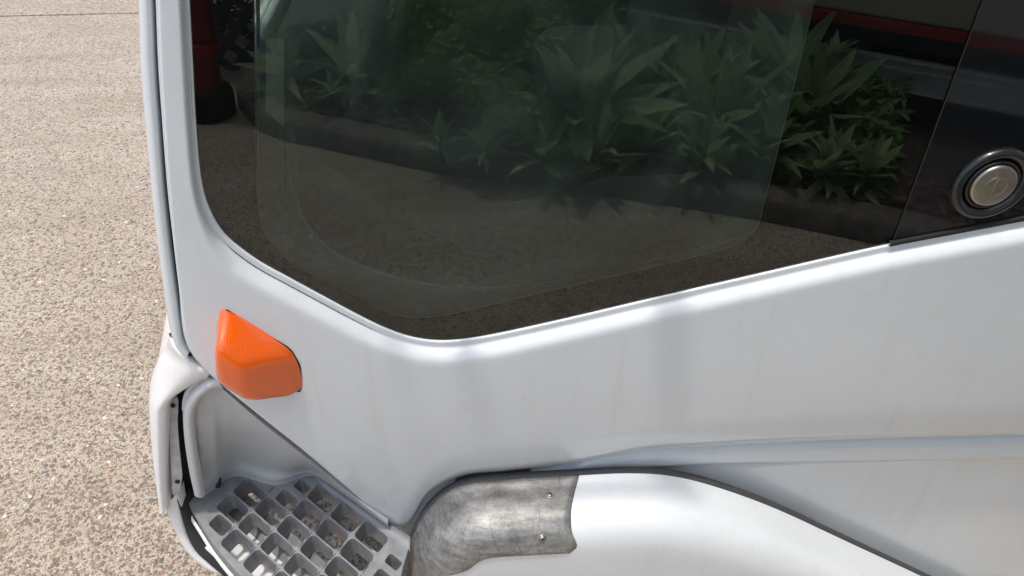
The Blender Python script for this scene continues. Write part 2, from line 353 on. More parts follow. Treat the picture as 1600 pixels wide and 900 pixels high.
# ---- door skin : lofted from the window edge to the lower edge
ST = [((263,-500),(215,-500)), ((279,-200),(229,-200)), ((285,-100),(235,-100)), ((291,0),(241,0)), ((296.5,100),(245,100)), ((302,200),(252,200)), ((311,290),(260,300)),
      ((327,341),(269,380)), ((352,378),(278,455)), ((398,414),(288,535)), ((450,443),(322,584)), ((500,470),(395,645)),
      ((560,502),(475,708)), ((600,521),(545,766)), ((640,535),(624,828)), ((680,541),(668,772)), ((720,539.5),(722,744)),
      ((780,530),(795,736)), ((900,503.5),(905,723)), ((1000,480),(1000,706)), ((1100,457),(1100,699)), ((1200,434),(1200,693)),
      ((1300,411),(1300,689)), ((1395,390),(1395,685.5)), ((1500,370),(1500,682.5)), ((1600,351),(1600,680)), ((1700,332),(1700,677.5)), ((1800,313),(1800,675))]
NS = 8
Wpx = catmull([s[0] for s in ST], NS); Lpx = catmull([s[1] for s in ST], NS)
iarch = 14*NS                                       # index where the diagonal ends at the wheel arch
DW = [0, .001, .003, .005, .007, .009, .011, .013, .015, .017, .019, .021, .0235, .026, .030, .036, .044]
DL = [.075, .062, .052, .044, .037, .031, .026, .021, .017, .013, .009, .006, .003, .001, 0]
def shoulder(d):
    if d < .001: return .017
    t = max(0, min(1, (d-.0115)/.021)); return .0105 - .0155*(1-(1-t)**2.4)
rows = []
for i, (wp, lp) in enumerate(zip(Wpx, Lpx)):
    k_arch = sstep(iarch-1.2*NS, iarch+1.0*NS, i)
    a = hit(wp.x, wp.y); b = hit(lp.x, lp.y, .036*k_arch); L = (b-a).length
    sc = min(1, L/.15); t = [d*sc for d in DW]; u0 = t[-1]; u1 = L-DL[0]*sc
    t += [u0+(u1-u0)*k/5 for k in range(1, 5)] + [L-d*sc for d in DL]
    row = []
    for d in t:
        p = a.lerp(b, d/L); e = (L-d)
        y = body(p.x, p.z)+shoulder(d/sc)
        y += k_arch*.042*(1-min(1, e/.085))**1.6 + (1-k_arch)*.010*(1-sstep(0, .014*max(sc, .6), e))**2
        row.append(Vector((p.x, y, p.z)))
    q = row[-1]; tw = (b-a).normalized(); row.append(q+Vector((0, .010, 0))+tw*.004*(1-k_arch)*0); row.append(q+Vector((0, .016, 0))+Vector((0, 0, -.045))*k_arch)
    rows.append(row)
door = T(loft('door', rows, M['paint'])); mod(door, 'SOLIDIFY', thickness=.0015, offset=-1)
door['label'] = 'white door skin below and ahead of the side window'

# ---- glass, black ceramic band, seal
Wg = [onY(p.x, p.y, GY) for p in Wpx]
ctr = Vector((.1, GY, 1.2))
Wout = [Vector((p.x, GY, p.z))+(Vector((p.x, GY, p.z))-ctr).normalized()*.004 for p in Wg]
XR = Wout[-1].x; top = 1.60
outl = [Vector((p.x, GY, p.z)) for p in Wout if p.z < top]
outl = [Vector((outl[0].x+.012, GY, top))] + outl + [Vector((XR, GY, top))]
def slab(name, loops, y0, y1, mat, parent=None):
    bm = bmesh.new(); E = []
    for lp in loops:
        vs_ = [bm.verts.new((p.x, y0, p.z)) for p in lp]; E += [bm.edges.new((vs_[i], vs_[(i+1) % len(vs_)])) for i in range(len(vs_))]
    bmesh.ops.triangle_fill(bm, use_beauty=True, edges=E)
    e = bmesh.ops.extrude_face_region(bm, geom=bm.faces[:])
    bmesh.ops.translate(bm, vec=(0, y1-y0, 0), verts=[g for g in e['geom'] if isinstance(g, bmesh.types.BMVert)])
    return frombm(name, bm, mat, parent)
glass = T(slab('side_window', [outl], GY, GY+.005, M['glass'])); glass.data.materials.append(M['glass_in'])
for p in glass.data.polygons: p.material_index = 0 if p.normal.y < -.9 else 1
glass['label'] = 'dark side window reflecting the garden bed'
CZ = catmull([(378,-420), (390,-200), (396,0), (398,150), (400,270), (403,325), (412,362), (436,396), (480,426), (560,466), (605,488), (640,497), (690,494), (760,479), (900,446), (1050,411), (1130,391), (1166,374), (1186,350), (1196,312), (1215,240), (1246,115), (1276,-8), (1320,-200), (1372,-420)], 6)
inner = [onY(p.x, p.y, GY+.006) for p in CZ]
frit = slab('black_band', [[Vector((p.x, 0, p.z)) for p in outl], [Vector((p.x, 0, p.z)) for p in inner]], GY+.0055, GY+.0068, M['frit'], glass)
def strip_along(name, pts, w0, w1, y, mat, parent, th=.003):
    rw = []
    for i, p in enumerate(pts):
        n_ = (p-ctr); n_.y = 0; t = pts[min(i+1, len(pts)-1)]-pts[max(i-1, 0)]; t.y = 0; t.normalize(); nn = Vector((-t.z, 0, t.x))
        if nn.dot(n_) > 0: nn = -nn
        rw.append([Vector((p.x, y+th, p.z))+nn*w0, Vector((p.x, y, p.z))+nn*(w0+.0008), Vector((p.x, y, p.z))+nn*(w1-.0008), Vector((p.x, y+th, p.z))+nn*w1])
    return loft(name, rw, mat, parent)
strip_along('window_seal', [Vector((p.x, GY, p.z)) for p in Wg], -.001, .0022, GY-.0035, M['rubber'], glass)
# dusty second pane behind the band
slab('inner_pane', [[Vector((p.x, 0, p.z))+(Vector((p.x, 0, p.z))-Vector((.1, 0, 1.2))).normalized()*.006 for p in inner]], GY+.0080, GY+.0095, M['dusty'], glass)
# faint line where the ceramic band ends: the edge of the second pane of glass
tube('pane_edge', [Vector((p.x, GY+.0072, p.z)) for p in inner[2*6:22*6]], .0007, M['interior_light'], glass, 6)

# ---- gloss black garnish with push button
XG = onY(1400, 387, 0).x
gar = [(XG, onY(1400, 386, .002).z+.001)]
for p in Wpx:
    if p.x > 1405:
        q = onY(p.x, p.y-4, .002); gar.append((q.x, q.z))
gar += [(gar[-1][0], 1.60), (onY(1545, 0, .002).x+.012, 1.60), (onY(1545, 0, .002).x, onY(1545, 0, .002).z)]
garn = T(prism('black_garnish', gar, .0112, GY-.0003, M['gloss_black'], bevel=.001)); garn['label'] = 'gloss black panel behind the side window with a round push button'
bc = onY(1549, 287, .0105)
def px_r(p, r):  # metres for a pixel radius at a point
    return r*((p-CAM).dot(_F))/FPX
ro = px_r(bc, 62); rb = px_r(bc, 36)
ring = lathe('button_surround', [(ro, -.001), (ro, .004), (ro-.003, .0065), (ro-.009, .0068), (ro-.013, .003), (ro-.016, .0005), (rb+.006, .0005), (rb+.005, .004), (rb+.003, .0055), (rb+.0012, .004), (rb+.001, -.0005)], M['darkring'], T(garn), 56, 'Y', bc)
btn = lathe('push_button', [(rb, 0), (rb, .006), (rb-.0015, .008), (rb-.004, .0085), (.012, .0095), (.0001, .0098)], M['chrome'], garn, 48, 'Y', bc)
ks = prism('key_slot', [(bc.x-.0022, bc.z-.012), (bc.x+.0022, bc.z-.012), (bc.x+.0030, bc.z+.012), (bc.x-.0012, bc.z+.012)], bc.y-.0104, bc.y-.0090, M['chrome'], garn, .0004)
lp = lathe('lock_ring', [(.0150, .0088), (.0150, .0094), (.0142, .0095), (.0142, .0088)], M['chrome'], garn, 32, 'Y', bc)
# rubber strip under the garnish
strip_along('lower_seal', [Vector((p.x, 0, p.z)) for p in [onY(q.x, q.y-1.5, 0) for q in Wpx if q.x > 1388]], -.002, .0045, .0065, M['rubber'], garn, .006)

# ---- front corner panel beside the door gap
S_ = [(196,-500), (207,-200), (216,0), (219,100), (227.5,200), (237,300), (248.5,400), (262,495), (271,533), (281,548), (292,557)]
G_ = [(209,-500), (223,-200), (234.5,0), (238.5,100), (245,200), (252.5,300), (263.5,400), (277,495), (283,533), (289,547), (294,555)]
Sp = catmull(S_, 6); Gp = catmull(G_, 6); rows = []
for s, g in zip(Sp, Gp):
    b = onY(g.x, g.y, .004+body(onY(g.x, g.y).x, 1)); a = onY(s.x, s.y, b.y+.012); dx = (b-a).length
    r = [b+Vector((0, .022, 0)), b+Vector((0, .003, 0)), b+Vector((-.0015, .0005, 0))]
    for k in range(1, 5):
        f = k/5; r.append(b.lerp(a, f)+Vector((0, -.005*math.sin(f*math.pi*.9), 0)))
    r += [a, a+Vector((.004, .02, 0)), a+Vector((.002, .08, 0)), a+Vector((-.03, .30, 0)), a+Vector((-.07, .92, 0))]
    rows.append(r)
front = T(loft('front_corner_panel', rows, M['paint'])); front['label'] = 'white front corner panel ahead of the door gap'
lin = []
for r in rows:
    a = r[-5]; lin.append([a+Vector((.045, .030, 0)), a+Vector((.030, .06, 0)), a+Vector((.018, .14, 0)), a+Vector((-.008, .32, 0)), a+Vector((-.03, .60, 0))])
T(loft('pillar_lining', lin, M['dash'], thick=.003))
# dark strip inside the door gap with a rubber seal
rows = []
for g, l in zip(Gp, catmull([(214,-500), (228,-200), (240.5,0), (245,100), (252,200), (260,300), (271,400), (284,495), (290,533), (294,546), (298,553)], 6)):
    a = onY(g.x-4, g.y, .028); b = onY(l.x+4, l.y, .028); rows.append([a, b])
T(loft('door_gap_seal', rows, M['rubber'], thick=.004))

T(prism('arch_filler', [(p.x, p.z) for p in [onY(x, y, .046) for x, y in [(560,740), (640,690), (720,715), (700,800), (660,850), (628,862), (600,820)]]], .046, .050, M['paint']))
# ---- sill: ledge and lower panel right of the wheel arch
A_ = [(830,750), (880,742), (906,730), (940,715), (1000,708), (1100,701), (1220,694), (1400,687), (1600,682), (1800,677), (2200,667)]
B_ = [(832,753), (882,747), (908,740), (941,735), (1000,731), (1100,725), (1220,722), (1400,719), (1600,716), (1800,712), (2200,702)]
Ap = catmull(A_, 8); Bp = catmull(B_, 8); rows = []
for i, (a, b) in enumerate(zip(Ap, Bp)):
    f = i/(len(Ap)-1); gap = .001+.0015*sstep(.1, .8, f)
    pa = onY(a.x, a.y, .034); pb = onY(b.x, b.y, .034-gap)
    r = [Vector((pa.x, .062, pa.z+.06)), Vector((pa.x, .056, pa.z+.014)), Vector((pa.x, .040, pa.z+.002)), pa, pa.lerp(pb, .5)+Vector((0, -.0010, .0006)), pa.lerp(pb, .85)+Vector((0, -.0008, .0004)), pb+Vector((0, .0004, -.001)), pb+Vector((0, .002, -.003))]
    yb = .034-gap*.5
    for dz, dy in ((.012, .005), (.03, .008), (.08, .009), (.16, .010), (.30, .012), (.60, .02)): r.append(Vector((pb.x, yb+dy, pb.z-dz)))
    rows.append(r)
sill = T(loft('sill_panel', rows, M['paint'])); sill['label'] = 'white sill panel with a ledge below the door crease'

# ---- wheel arch flare, swept along the arch
AP = catmull([(606,980), (616,930), (628,880), (645,832), (668,792), (698,765), (735,751), (800,744), (905,738), (985,735), (1050,739.5), (1120,757), (1210,790), (1320,841), (1450,902), (1570,962), (1690,1025)], 7)
path = [onY(p.x, p.y, .018) for p in AP]
wc = Vector((.22, 0, .33))
def arch_frame(i):
    t = path[min(i+1, len(path)-1)]-path[max(i-1, 0)]; t.normalize(); n_ = Vector((-t.z, 0, t.x))
    if n_.dot(wc-path[i]) < 0: n_ = -n_
    return n_
nrm = [arch_frame(i) for i in range(len(path))]
nrm = [(n_*.45+(Vector((.24, 0, .22))-p).normalized()*.55).normalized() for n_, p in zip(nrm, path)]
for _ in range(14): nrm = [nrm[0]]+[(nrm[i-1]+nrm[i]*2+nrm[i+1]).normalized() for i in range(1, len(nrm)-1)]+[nrm[-1]]
PROF = [(-.06, .20), (-.03, .06), (-.008, .012), (-.002, .0025), (.004, .0), (.010, .0012), (.018, .004), (.032, .0075), (.05, .0095), (.07, .0125), (.088, .0175), (.104, .026), (.116, .037), (.124, .051), (.128, .068), (.129, .09), (.129, .13), (.129, .19), (.128, .28), (.116, .286), (.09, .282)]
FLW = .80
def flare_pt(i, o, d, extra=0.0):
    front = 1-sstep(0, 5*7, i)                       # the nose of the flare leans in toward the step
    if d > .09: d = .09+(d-.09)*(.62+.38*sstep(26, 50, i))
    return path[i]+Vector((0, -(o*FLW+extra), 0))+nrm[i]*(d-extra*.25)
flare = T(loft('wheel_arch_flare', [[flare_pt(i, o, d) for o, d in PROF] for i in range(len(path))], M['paint'], thick=.0015)); flare['label'] = 'bulging white wheel arch flare'
# scuffed metal guard on its nose
def prof_at(s):                                      # s along the section in metres
    acc = 0
    for (a, b), (c, e) in zip(PROF[4:], PROF[5:]):
        l = math.hypot(c-a, e-b)
        if acc+l >= s: f = (s-acc)/l; return a+(c-a)*f, b+(e-b)*f
        acc += l
    return PROF[-1]
def path_at(u, o, d, extra):
    i = max(0, min(len(path)-2, int(u))); f = u-i
    return flare_pt(i, o, d, extra).lerp(flare_pt(i+1, o, d, extra), f)
i905 = next(i for i, p in enumerate(AP) if p.x > 903); rows = []
NU, NV = 60, 26; grid = []
def pix(p):
    d = p-CAM; z = d.dot(_F); return 800+FPX*d.dot(_R)/z, 450-FPX*d.dot(_U)/z
SMAX = next(k*.001 for k in range(30, 300) if pix(path_at(i905-4, *prof_at(k*.001), .0035))[1] > 868)
for a in range(NU+1):
    r = []
    for b in range(NV+1):
        v = b/NV; s = .0015+(SMAX-.0015)*v*(.46+.54*sstep(.0, .42, a/NU))
        uend = i905-1.75*math.sin(min(1, v/.75)*math.pi/2)+.35*sstep(.7, .9, v)-(.9*sstep(.86, 1, v)**2); ust = 5.2+9.0*sstep(.55, 1, v)**2
        u = ust+(uend-ust)*(1-(1-a/NU)**1.0)
        o, d = prof_at(s); edge = min(a, NU-a, b, NV-b); ex = .0035 if edge > 0 else .0005
        ex += .0012*math.sin(a*.55+b*.3)*math.sin(b*.4)*(1 if edge > 2 else 0)
        r.append(path_at(u, o, d, ex))
    grid.append(r)
guard = loft('arch_guard', grid, M['guard'], flare); mod(guard, 'SOLIDIFY', thickness=.0025, offset=-1)
guard['label'] = 'scuffed grey metal guard screwed to the wheel arch'
def screw(x, y):
    best = min(((p-CAM).normalized()-ray(x, y).normalized()).length for r in grid for p in r)
    a, b = min(((a, b) for a in range(1, NU) for b in range(1, NV)), key=lambda k: ((grid[k[0]][k[1]]-CAM).normalized()-ray(x, y).normalized()).length)
    p = grid[a][b]; n_ = (grid[a+1][b]-grid[a-1][b]).cross(grid[a][b+1]-grid[a][b-1]).normalized()
    if n_.dot(CAM-p) < 0: n_ = -n_
    bm = bmesh.new(); Q = n_.to_track_quat('Z', 'Y').to_matrix(); k = 20; prev = None
    for r, h in ((.0072, -.001), (.0070, .0012), (.0052, .0016), (.0048, .0008), (.0045, .0026), (.003, .0034), (.0001, .0036)):
        cur = [bm.verts.new(p+Q@Vector((r*math.cos(6.2832*j/k), r*math.sin(6.2832*j/k), h))) for j in range(k)]
        if prev: [bm.faces.new((prev[j], prev[(j+1) % k], cur[(j+1) % k], cur[j])) for j in range(k)]
        prev = cur
    s = frombm('screw', bm, M['chrome'], flare, True)
    bm = bmesh.new()
    for bx in (((-.0026, -.0006, .0030), (.0026, .0006, .0039)), ((-.0006, -.0026, .0030), (.0006, .0026, .0038))): box(bm, *bx)
    for v in bm.verts: v.co = p+Q@v.co
    frombm('cross_slot', bm, M['rubber'], flare)
for s in ((855, 772), (848, 845), (635, 882)): screw(*s)

# dark strip painting in the shadow gap between flare and body
def arch_gap_shade():
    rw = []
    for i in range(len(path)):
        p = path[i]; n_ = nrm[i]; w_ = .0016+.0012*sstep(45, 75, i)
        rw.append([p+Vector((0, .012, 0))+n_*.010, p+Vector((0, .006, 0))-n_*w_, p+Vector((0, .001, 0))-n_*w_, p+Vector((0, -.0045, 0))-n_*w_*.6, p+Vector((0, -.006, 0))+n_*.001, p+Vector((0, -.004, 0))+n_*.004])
    loft('arch_shade_strip', rw, M['arch_gap_shade'], flare)
arch_gap_shade()
# ---- amber side lamp
def lamp():
    T0 = hit(352, 483, -.0055); T1 = hit(452, 546, -.0055); Mm = hit(379, 572, -.050)
    pn = (T1-T0).cross(Mm-T0)
    def onplane(x, y):
        d = ray(x, y); return CAM+d*((T0-CAM).dot(pn)/d.dot(pn))
    L_ = onplane(339, 543); Rr = onplane(449, 557)
    Mb = hit(390, 628, -.043); Lb = hit(341, 598, -.036); Rb = hit(458, 616, -.012); R0 = hit(467, 570, -.0055); Rb0 = hit(469, 612, -.0055)
    L0 = Vector((T0.x-.014, body(L_.x, L_.z)-.0055, L_.z)); Lb0 = Vector((Lb.x, body(Lb.x, Lb.z)-.0055, Lb.z+.004))
    P = dict(T0=T0, T1=T1, R=Rr, M=Mm, L=L_, Mb=Mb, Lb=Lb, Rb=Rb, R0=R0, Rb0=Rb0, L0=L0, Lb0=Lb0)
    bm = bmesh.new(); v = {k: bm.verts.new(p) for k, p in P.items()}
    for f in (('T0', 'L', 'M', 'R', 'T1'), ('L', 'Lb', 'Mb', 'M'), ('M', 'Mb', 'Rb', 'R'), ('T1', 'R', 'Rb', 'Rb0', 'R0'), ('T0', 'L0', 'Lb0', 'Lb', 'L'), ('Lb', 'Lb0', 'Rb0', 'Rb', 'Mb')): bm.faces.new([v[k] for k in f])
    base = ['T0', 'T1', 'R0', 'Rb0', 'Lb0', 'L0']
    bv = {k: bm.verts.new((P[k].x, .012, P[k].z)) for k in base}
    for i, k in enumerate(base):
        m_ = base[(i+1) % 6]; bm.faces.new((v[k], bv[k], bv[m_], v[m_]))
    bm.faces.new([bv[k] for k in base])
    bmesh.ops.recalc_face_normals(bm, faces=bm.faces[:])
    cr = bm.edges.layers.float.new('crease_edge'); vb = set(bv.values()); ctr_ = (T0+T1+Rb0+Lb0)/4
    for e in bm.edges:
        n_b = len([q for q in e.verts if q in vb])
        e[cr] = 1.0 if n_b == 2 else (.5 if n_b == 1 else .36)
    for q in bm.verts:
        if q not in vb: q.co = ctr_+(q.co-ctr_)*1.10
        else: q.co = Vector((ctr_.x+(q.co.x-ctr_.x)*1.10, q.co.y, ctr_.z+(q.co.z-ctr_.z)*1.10))
    o = T(frombm('side_lamp', bm, M['lens'], None, True)); mod(o, 'SUBSURF', levels=3, render_levels=3); o['label'] = 'orange side indicator lamp'
    lo = [P[k] for k in base]; c = sum(lo, Vector())/6
    lo = [Vector((p.x, 0, p.z))+(p-c).normalized()*-.0005 for p in lo]
    rr = []
    for i in range(6):                                  # rounded corners
        a, b, d = lo[i-1], lo[i], lo[(i+1) % 6]
        q0 = b+(a-b).normalized()*min(.008, (a-b).length*.4); q1 = b+(d-b).normalized()*min(.008, (d-b).length*.4)
        for k in range(5):
            t = k/4; rr.append(q0*(1-t)**2+b*2*t*(1-t)+q1*t*t)
    lo = [p+(p-Vector((c.x, 0, c.z))).normalized()*.0034 for p in rr]
    fr = [Vector((p.x, body(p.x, p.z)-.0064, p.z)) for p in lo]; bk = [Vector((p.x, .014, p.z)) for p in lo]; n = len(fr)
    mk('lamp_gasket', fr+bk, [tuple(range(n))]+[(i, (i+1) % n, n+(i+1) % n, n+i) for i in range(n)], M['rubber'], o, False)
lamp()

# ---- corner step
ZS = .443
OUTL = [(292,771), (300,774), (318,775.5), (332,766), (345,757), (353,748.5), (375,743.5), (402,748), (430,757.5), (455,752), (478,743), (496,744.5), (507,752), (560,787), (625,832), (641,848), (630,885), (620,930), (604,1010), (470,1010), (404,929), (370,893.5), (347,867), (327,840), (310,813), (296,790)]
ol = [onZ(x, y, ZS) for x, y in OUTL]
def inside(p, poly):
    c = False; n = len(poly)
    for i in range(n):
        a, b = poly[i], poly[(i+1) % n]
        if (a.y > p.y) != (b.y > p.y) and p.x < (b.x-a.x)*(p.y-a.y)/(b.y-a.y)+a.x: c = not c
    return c
hc = {(0,0):(503,779), (1,0):(541,808), (2,0):(579,837), (0,1):(483,803), (1,1):(521,835), (2,1):(559,866), (0,2):(460,828), (-1,2):(424,799), (1,2):(498,857), (0,3):(431,857), (-1,3):(397,824), (-2,3):(361,792), (1,3):(465,887), (0,4):(406,887), (-1,4):(372,853), (-2,4):(340,817)}
def fit():
    # least squares for centre = o + i*a + j*b in plan
    rows = [(1, i, j) for i, j in hc]; P = [onZ(x, y, ZS) for x, y in hc.values()]
    A = Matrix([[sum(r[m]*r[n] for r in rows) for n in range(3)] for m in range(3)]).inverted()
    bx = Vector([sum(r[m]*p.x for r, p in zip(rows, P)) for m in range(3)]); by = Vector([sum(r[m]*p.y for r, p in zip(rows, P)) for m in range(3)])
    sx, sy = A@bx, A@by
    return [Vector((sx[k], sy[k], 0)) for k in range(3)]
o_, a_, b_ = fit()
print('STEP grid a', a_.length, math.degrees(math.atan2(a_.y, a_.x)), 'b', b_.length, math.degrees(math.atan2(b_.y, b_.x)))
def rrect(c, ha, hb, rr, n=4):
    ua, ub = a_.normalized(), b_.normalized(); out = []
    for sa, sb, a0 in ((1, 1, 0), (-1, 1, 90), (-1, -1, 180), (1, -1, 270)):
        for k in range(n+1):
            an = R_(a0+90*k/n); out.append(c+ua*(sa*(ha-rr)+rr*math.cos(an))+ub*(sb*(hb-rr)+rr*math.sin(an)))
    return out
holes = []
la, lb = a_.length, b_.length
for i in range(-5, 9):
    for j in range(-1, 7):
        c = o_+a_*i+b_*j
        for s, off in ((1, (0, 0)), (.72, (.12, .12)), (.72, (.12, -.12)), (.55, (.2, .2)), (.55, (.22, 0)), (.5, (0, .25))):
            cc = c+a_*off[0]+b_*off[1]; h = rrect(cc, la*.466*s, lb*.46*s, .009*s)
            chk = rrect(cc, la*.44*s+.003, lb*.44*s+.003, .010)
            if all(inside(p, ol) for p in chk): holes.append((cc, s)); break
bm = bmesh.new(); E = []
def addloop(pts, z):
    vs_ = [bm.verts.new((p.x, p.y, z)) for p in pts]; E.extend(bm.edges.new((vs_[k], vs_[(k+1) % len(vs_)])) for k in range(len(vs_))); return vs_
ringv = [addloop(ol, ZS)]
for cc, s in holes: ringv.append(addloop(rrect(cc, la*.466*s, lb*.46*s, .009*s), ZS))
bmesh.ops.triangle_fill(bm, use_beauty=True, edges=E)
for k, vs_ in enumerate(ringv):
    if k == 0: levels = [(1.0, -.003, .0015), (1.0, -.024, .002)]
    else: levels = [(.992, -.003, 0), (.978, -.020, 0), (.965, -.042, 0)]
    c = sum((v.co for v in vs_), Vector())/len(vs_); prev = vs_
    for sc, dz, gr in levels:
        cur = [bm.verts.new((c.x+(v.co.x-c.x)*(sc+gr), c.y+(v.co.y-c.y)*(sc+gr), ZS+dz)) for v in vs_]
        for q in range(len(vs_)): bm.faces.new((prev[q], prev[(q+1) % len(vs_)], cur[(q+1) % len(vs_)], cur[q]))
        prev = cur
step = T(frombm('corner_step', bm, M['step'], None)); step['label'] = 'grey moulded step with rounded square openings'
for p in step.data.polygons: p.use_smooth = False
mod(step, 'BEVEL', width=.0012, segments=2, limit_method='ANGLE', angle_limit=R_(40))
# little locating nubs between cells on the rim
for k in range(-2, 5):
    for j, dv in ((2.5, 0), (3.5, 0), (1.5, 0)):
        c = o_+a_*(k+.5)+b_*j
        if not inside(c, ol): continue
        u = b_.normalized(); v = a_.normalized(); bm = bmesh.new()
        for sgn in (-1, 1):
            q = [c+u*sgn*.010+v*x+u*y for x, y in ((-.0006, -.007), (.0006, -.007), (.0006, .007), (-.0006, .007))]
            vv = [bm.verts.new((p.x, p.y, ZS-.001)) for p in q]+[bm.verts.new((p.x, p.y, ZS+.0005)) for p in q]
            for f in ((4, 5, 6, 7), (0, 1, 5, 4), (1, 2, 6, 5), (2, 3, 7, 6), (3, 0, 4, 7)): bm.faces.new([vv[i] for i in f])
        frombm('tile_seam', bm, M['rubber'], step)
# white tray under the outer rows and the grey web in the middle
def along(off0, off1, z0, z1, mat, name, t0=-4.2, t1=3.1, j0=None):
    p = [o_+a_*t0+b_*off0, o_+a_*t1+b_*off0, o_+a_*t1+b_*off1, o_+a_*t0+b_*off1]
    V = [(q.x, q.y, z) for q, z in zip(p, (z0, z0, z1, z1))]; V += [(x, y, z-.004) for x, y, z in V]
    return mk(name, V, [(0, 1, 2, 3), (7, 6, 5, 4), (0, 4, 5, 1), (1, 5, 6, 2), (2, 6, 7, 3), (3, 7, 4, 0)], mat, step, False)
along(4.55, 2.75, ZS-.075, ZS-.075, M['tray'], 'lower_tray', -2.55)
along(2.75, 1.75, ZS-.075, ZS-.044, M['step'], 'step_web', -2.9)
along(-.15, -.45, ZS-.085, ZS-.085, M['molding'], 'inner_rail', -1.2)
outer = [onZ(x, y, ZS) for x, y in [(292,771), (296,790), (310,813), (327,840), (347,867), (370,893.5), (404,929), (470,1010)]]
outer = catmull(outer, 4); nrm_o = Vector((-.73, -.68, 0))
rows = []
for p in outer:
    r = []
    for off, dz in ((.003, -.0245), (.0055, -.027), (.007, -.031), (.0065, -.038), (.002, -.042), (-.012, -.060)): q = p+nrm_o*off; r.append(Vector((q.x, q.y, ZS+dz)))
    rows.append(r)
loft('step_edge_strip', rows, M['tray'], step, thick=.002)
step.data.update()

# ---- moulded surround between step, bumper and body
top_ = [(284,640,.050), (286,622,.040), (297,604,.030), (322,590,.020), (345,606,.020), (400,653,.018), (460,701,.016), (505,738,.014), (545,771,.012), (606,818,.010)]
botpx = [(318,775.5), (319,775.5), (322,773), (340,760), (353,748.5), (375,743.5), (430,757.5), (480,743), (507,752), (606,822)]
tp = catmull([onY(x, y, Y) for x, y, Y in top_], 6); bp = catmull([onZ(x, y, ZS+.0005) for x, y in botpx], 6)
rows = []
for i, (a, b) in enumerate(zip(tp, bp)):
    f = i/(len(tp)-1); r = []
    sh = sstep(.35, .55, f)*(1-sstep(.72, .95, f)); lf = 1-sstep(.1, .38, f)
    back = Vector((b.x, max(a.y, b.y)+.03*sh, b.z))
    r.append(a+Vector((-.002*lf, .012, -.002))); r.append(a+Vector((0, .001, 0)))
    ctrl = [a, a.lerp(b, .12)+Vector((.004*lf, .010*(1-lf), 0)), a.lerp(b, .45)+Vector((.006*lf, .018*sh, .0)), a.lerp(b, .78)+Vector((0, .020*sh, -.006*sh)), a.lerp(b, .93)+Vector((0, .004*sh, .004*sh)), b+Vector((0, 0, .003)), b+Vector((0, -.001, -.012))]
    r += catmull(ctrl, 4); rows.append(r)
sur = T(loft('step_surround', rows, M['molding'])); sur['label'] = 'pale grey moulded wall around the step'
# its thick rounded rim on the bumper side
ro_ = catmull([onY(x, y, Y) for x, y, Y in [(342,594,.016), (328,595,.018), (310,605,.026), (294,622,.036), (285.5,645,.046), (288,690,.058), (295,735,.066), (303,772,.074)]], 6)
ri_ = catmull([onY(x, y, Y) for x, y, Y in [(352,606,.018), (338,606,.018), (322,614,.022), (309,629,.030), (301,652,.038), (304,695,.048), (311,737,.060), (318,777,.070)]], 6)
rows = [[a+Vector((.004, .05, 0)), a+Vector((-.001, .006, 0)), a.lerp(b, .08)+Vector((0, -.002, 0)), a.lerp(b, .3)+Vector((0, -.0045, .001)), a.lerp(b, .65)+Vector((0, -.0045, .001)), a.lerp(b, .92)+Vector((0, -.002, 0)), b+Vector((.002, .006, 0))] for a, b in zip(ro_, ri_)]
loft('surround_rim', rows, M['molding'], sur)
lipA = catmull([onZ(x, y, ZS+.0015) for x, y in [(488,738), (507,750), (560,785), (622,826), (641,838)]], 5); lipB = catmull([onZ(x, y, ZS+.0015) for x, y in [(492,745), (505,758), (560,800), (622,846), (640,858)]], 5)
loft('step_lip', [[a, b, b+Vector((0, 0, -.02))] for a, b in zip(lipA, lipB)], M['lip'], sur, thick=.002)

# ---- bumper corner
Rb_ = [(289,538,.045), (304,562,.024), (326,585,.014), (313,594,.020), (296,604,.028), (279,615,.036), (266,627,.044), (259.5,645,.052), (258.5,700,.058), (259.5,750,.064), (262,791,.068)]
Sb_ = [(279,524,.070), (270,533,.085), (259,547,.095), (249,561,.105), (241,577,.112), (237,592,.115), (236,610,.115), (237,640,.115), (243,695,.115), (251,748,.115), (259,789,.115)]
rp = catmull([onY(*p) for p in Rb_], 6); sp = catmull([onY(*p) for p in Sb_], 6); rows = []
for i, (r, s) in enumerate(zip(rp, sp)):
    f = i/(len(rp)-1); tp_ = 1-sstep(.15, .6, f)
    row = [r+Vector((.003, .02, -.002)), r+Vector((.0015, .004, 0)), r]
    for k in range(1, 8):
        u = k/8; sb = math.sin(u*math.pi)**.55; row.append(r.lerp(s, u)+Vector((-.007*sb, -.022*sb*(1-.35*u), .026*tp_*sb)))
    row += [s, s+Vector((0, .03, .0)), s+Vector((-.01, .10, 0)), s+Vector((-.05, .35, 0)), s+Vector((-.09, .785, 0))]
    rows.append(row)
bump_ = T(loft('front_bumper', rows, M['bumper'])); bump_['label'] = 'white bumper corner standing off the step'
# flange plate with bolt holes, dark recess behind
fl = [onY(x, y, .072) for x, y in [(266,626), (276,619), (279,630), (278,660), (280,690), (283,720), (285,745), (281,764), (276,772), (270,770), (268,740), (266,700), (265,660)]]
flange = T(prism('bumper_flange', [(p.x, p.z) for p in catmull(fl+[fl[0]], 4)[:-1]], .070, .073, M['grey_flange'], bevel=.0008))
for x, y in ((270, 633), (277.5, 752)):
    c = onY(x, y, .070); lathe('bolt', [(.0042, -.001), (.0042, .002), (.0001, .0026)], M['gap'], flange, 12, 'Y', c)
T(prism('recess_liner', [(p.x, p.z) for p in [onY(x, y, .135) for x, y in [(262,600), (330,570), (345,640), (345,760), (318,850), (300,850), (285,800), (264,770)]]], .130, .140, M['gap']))
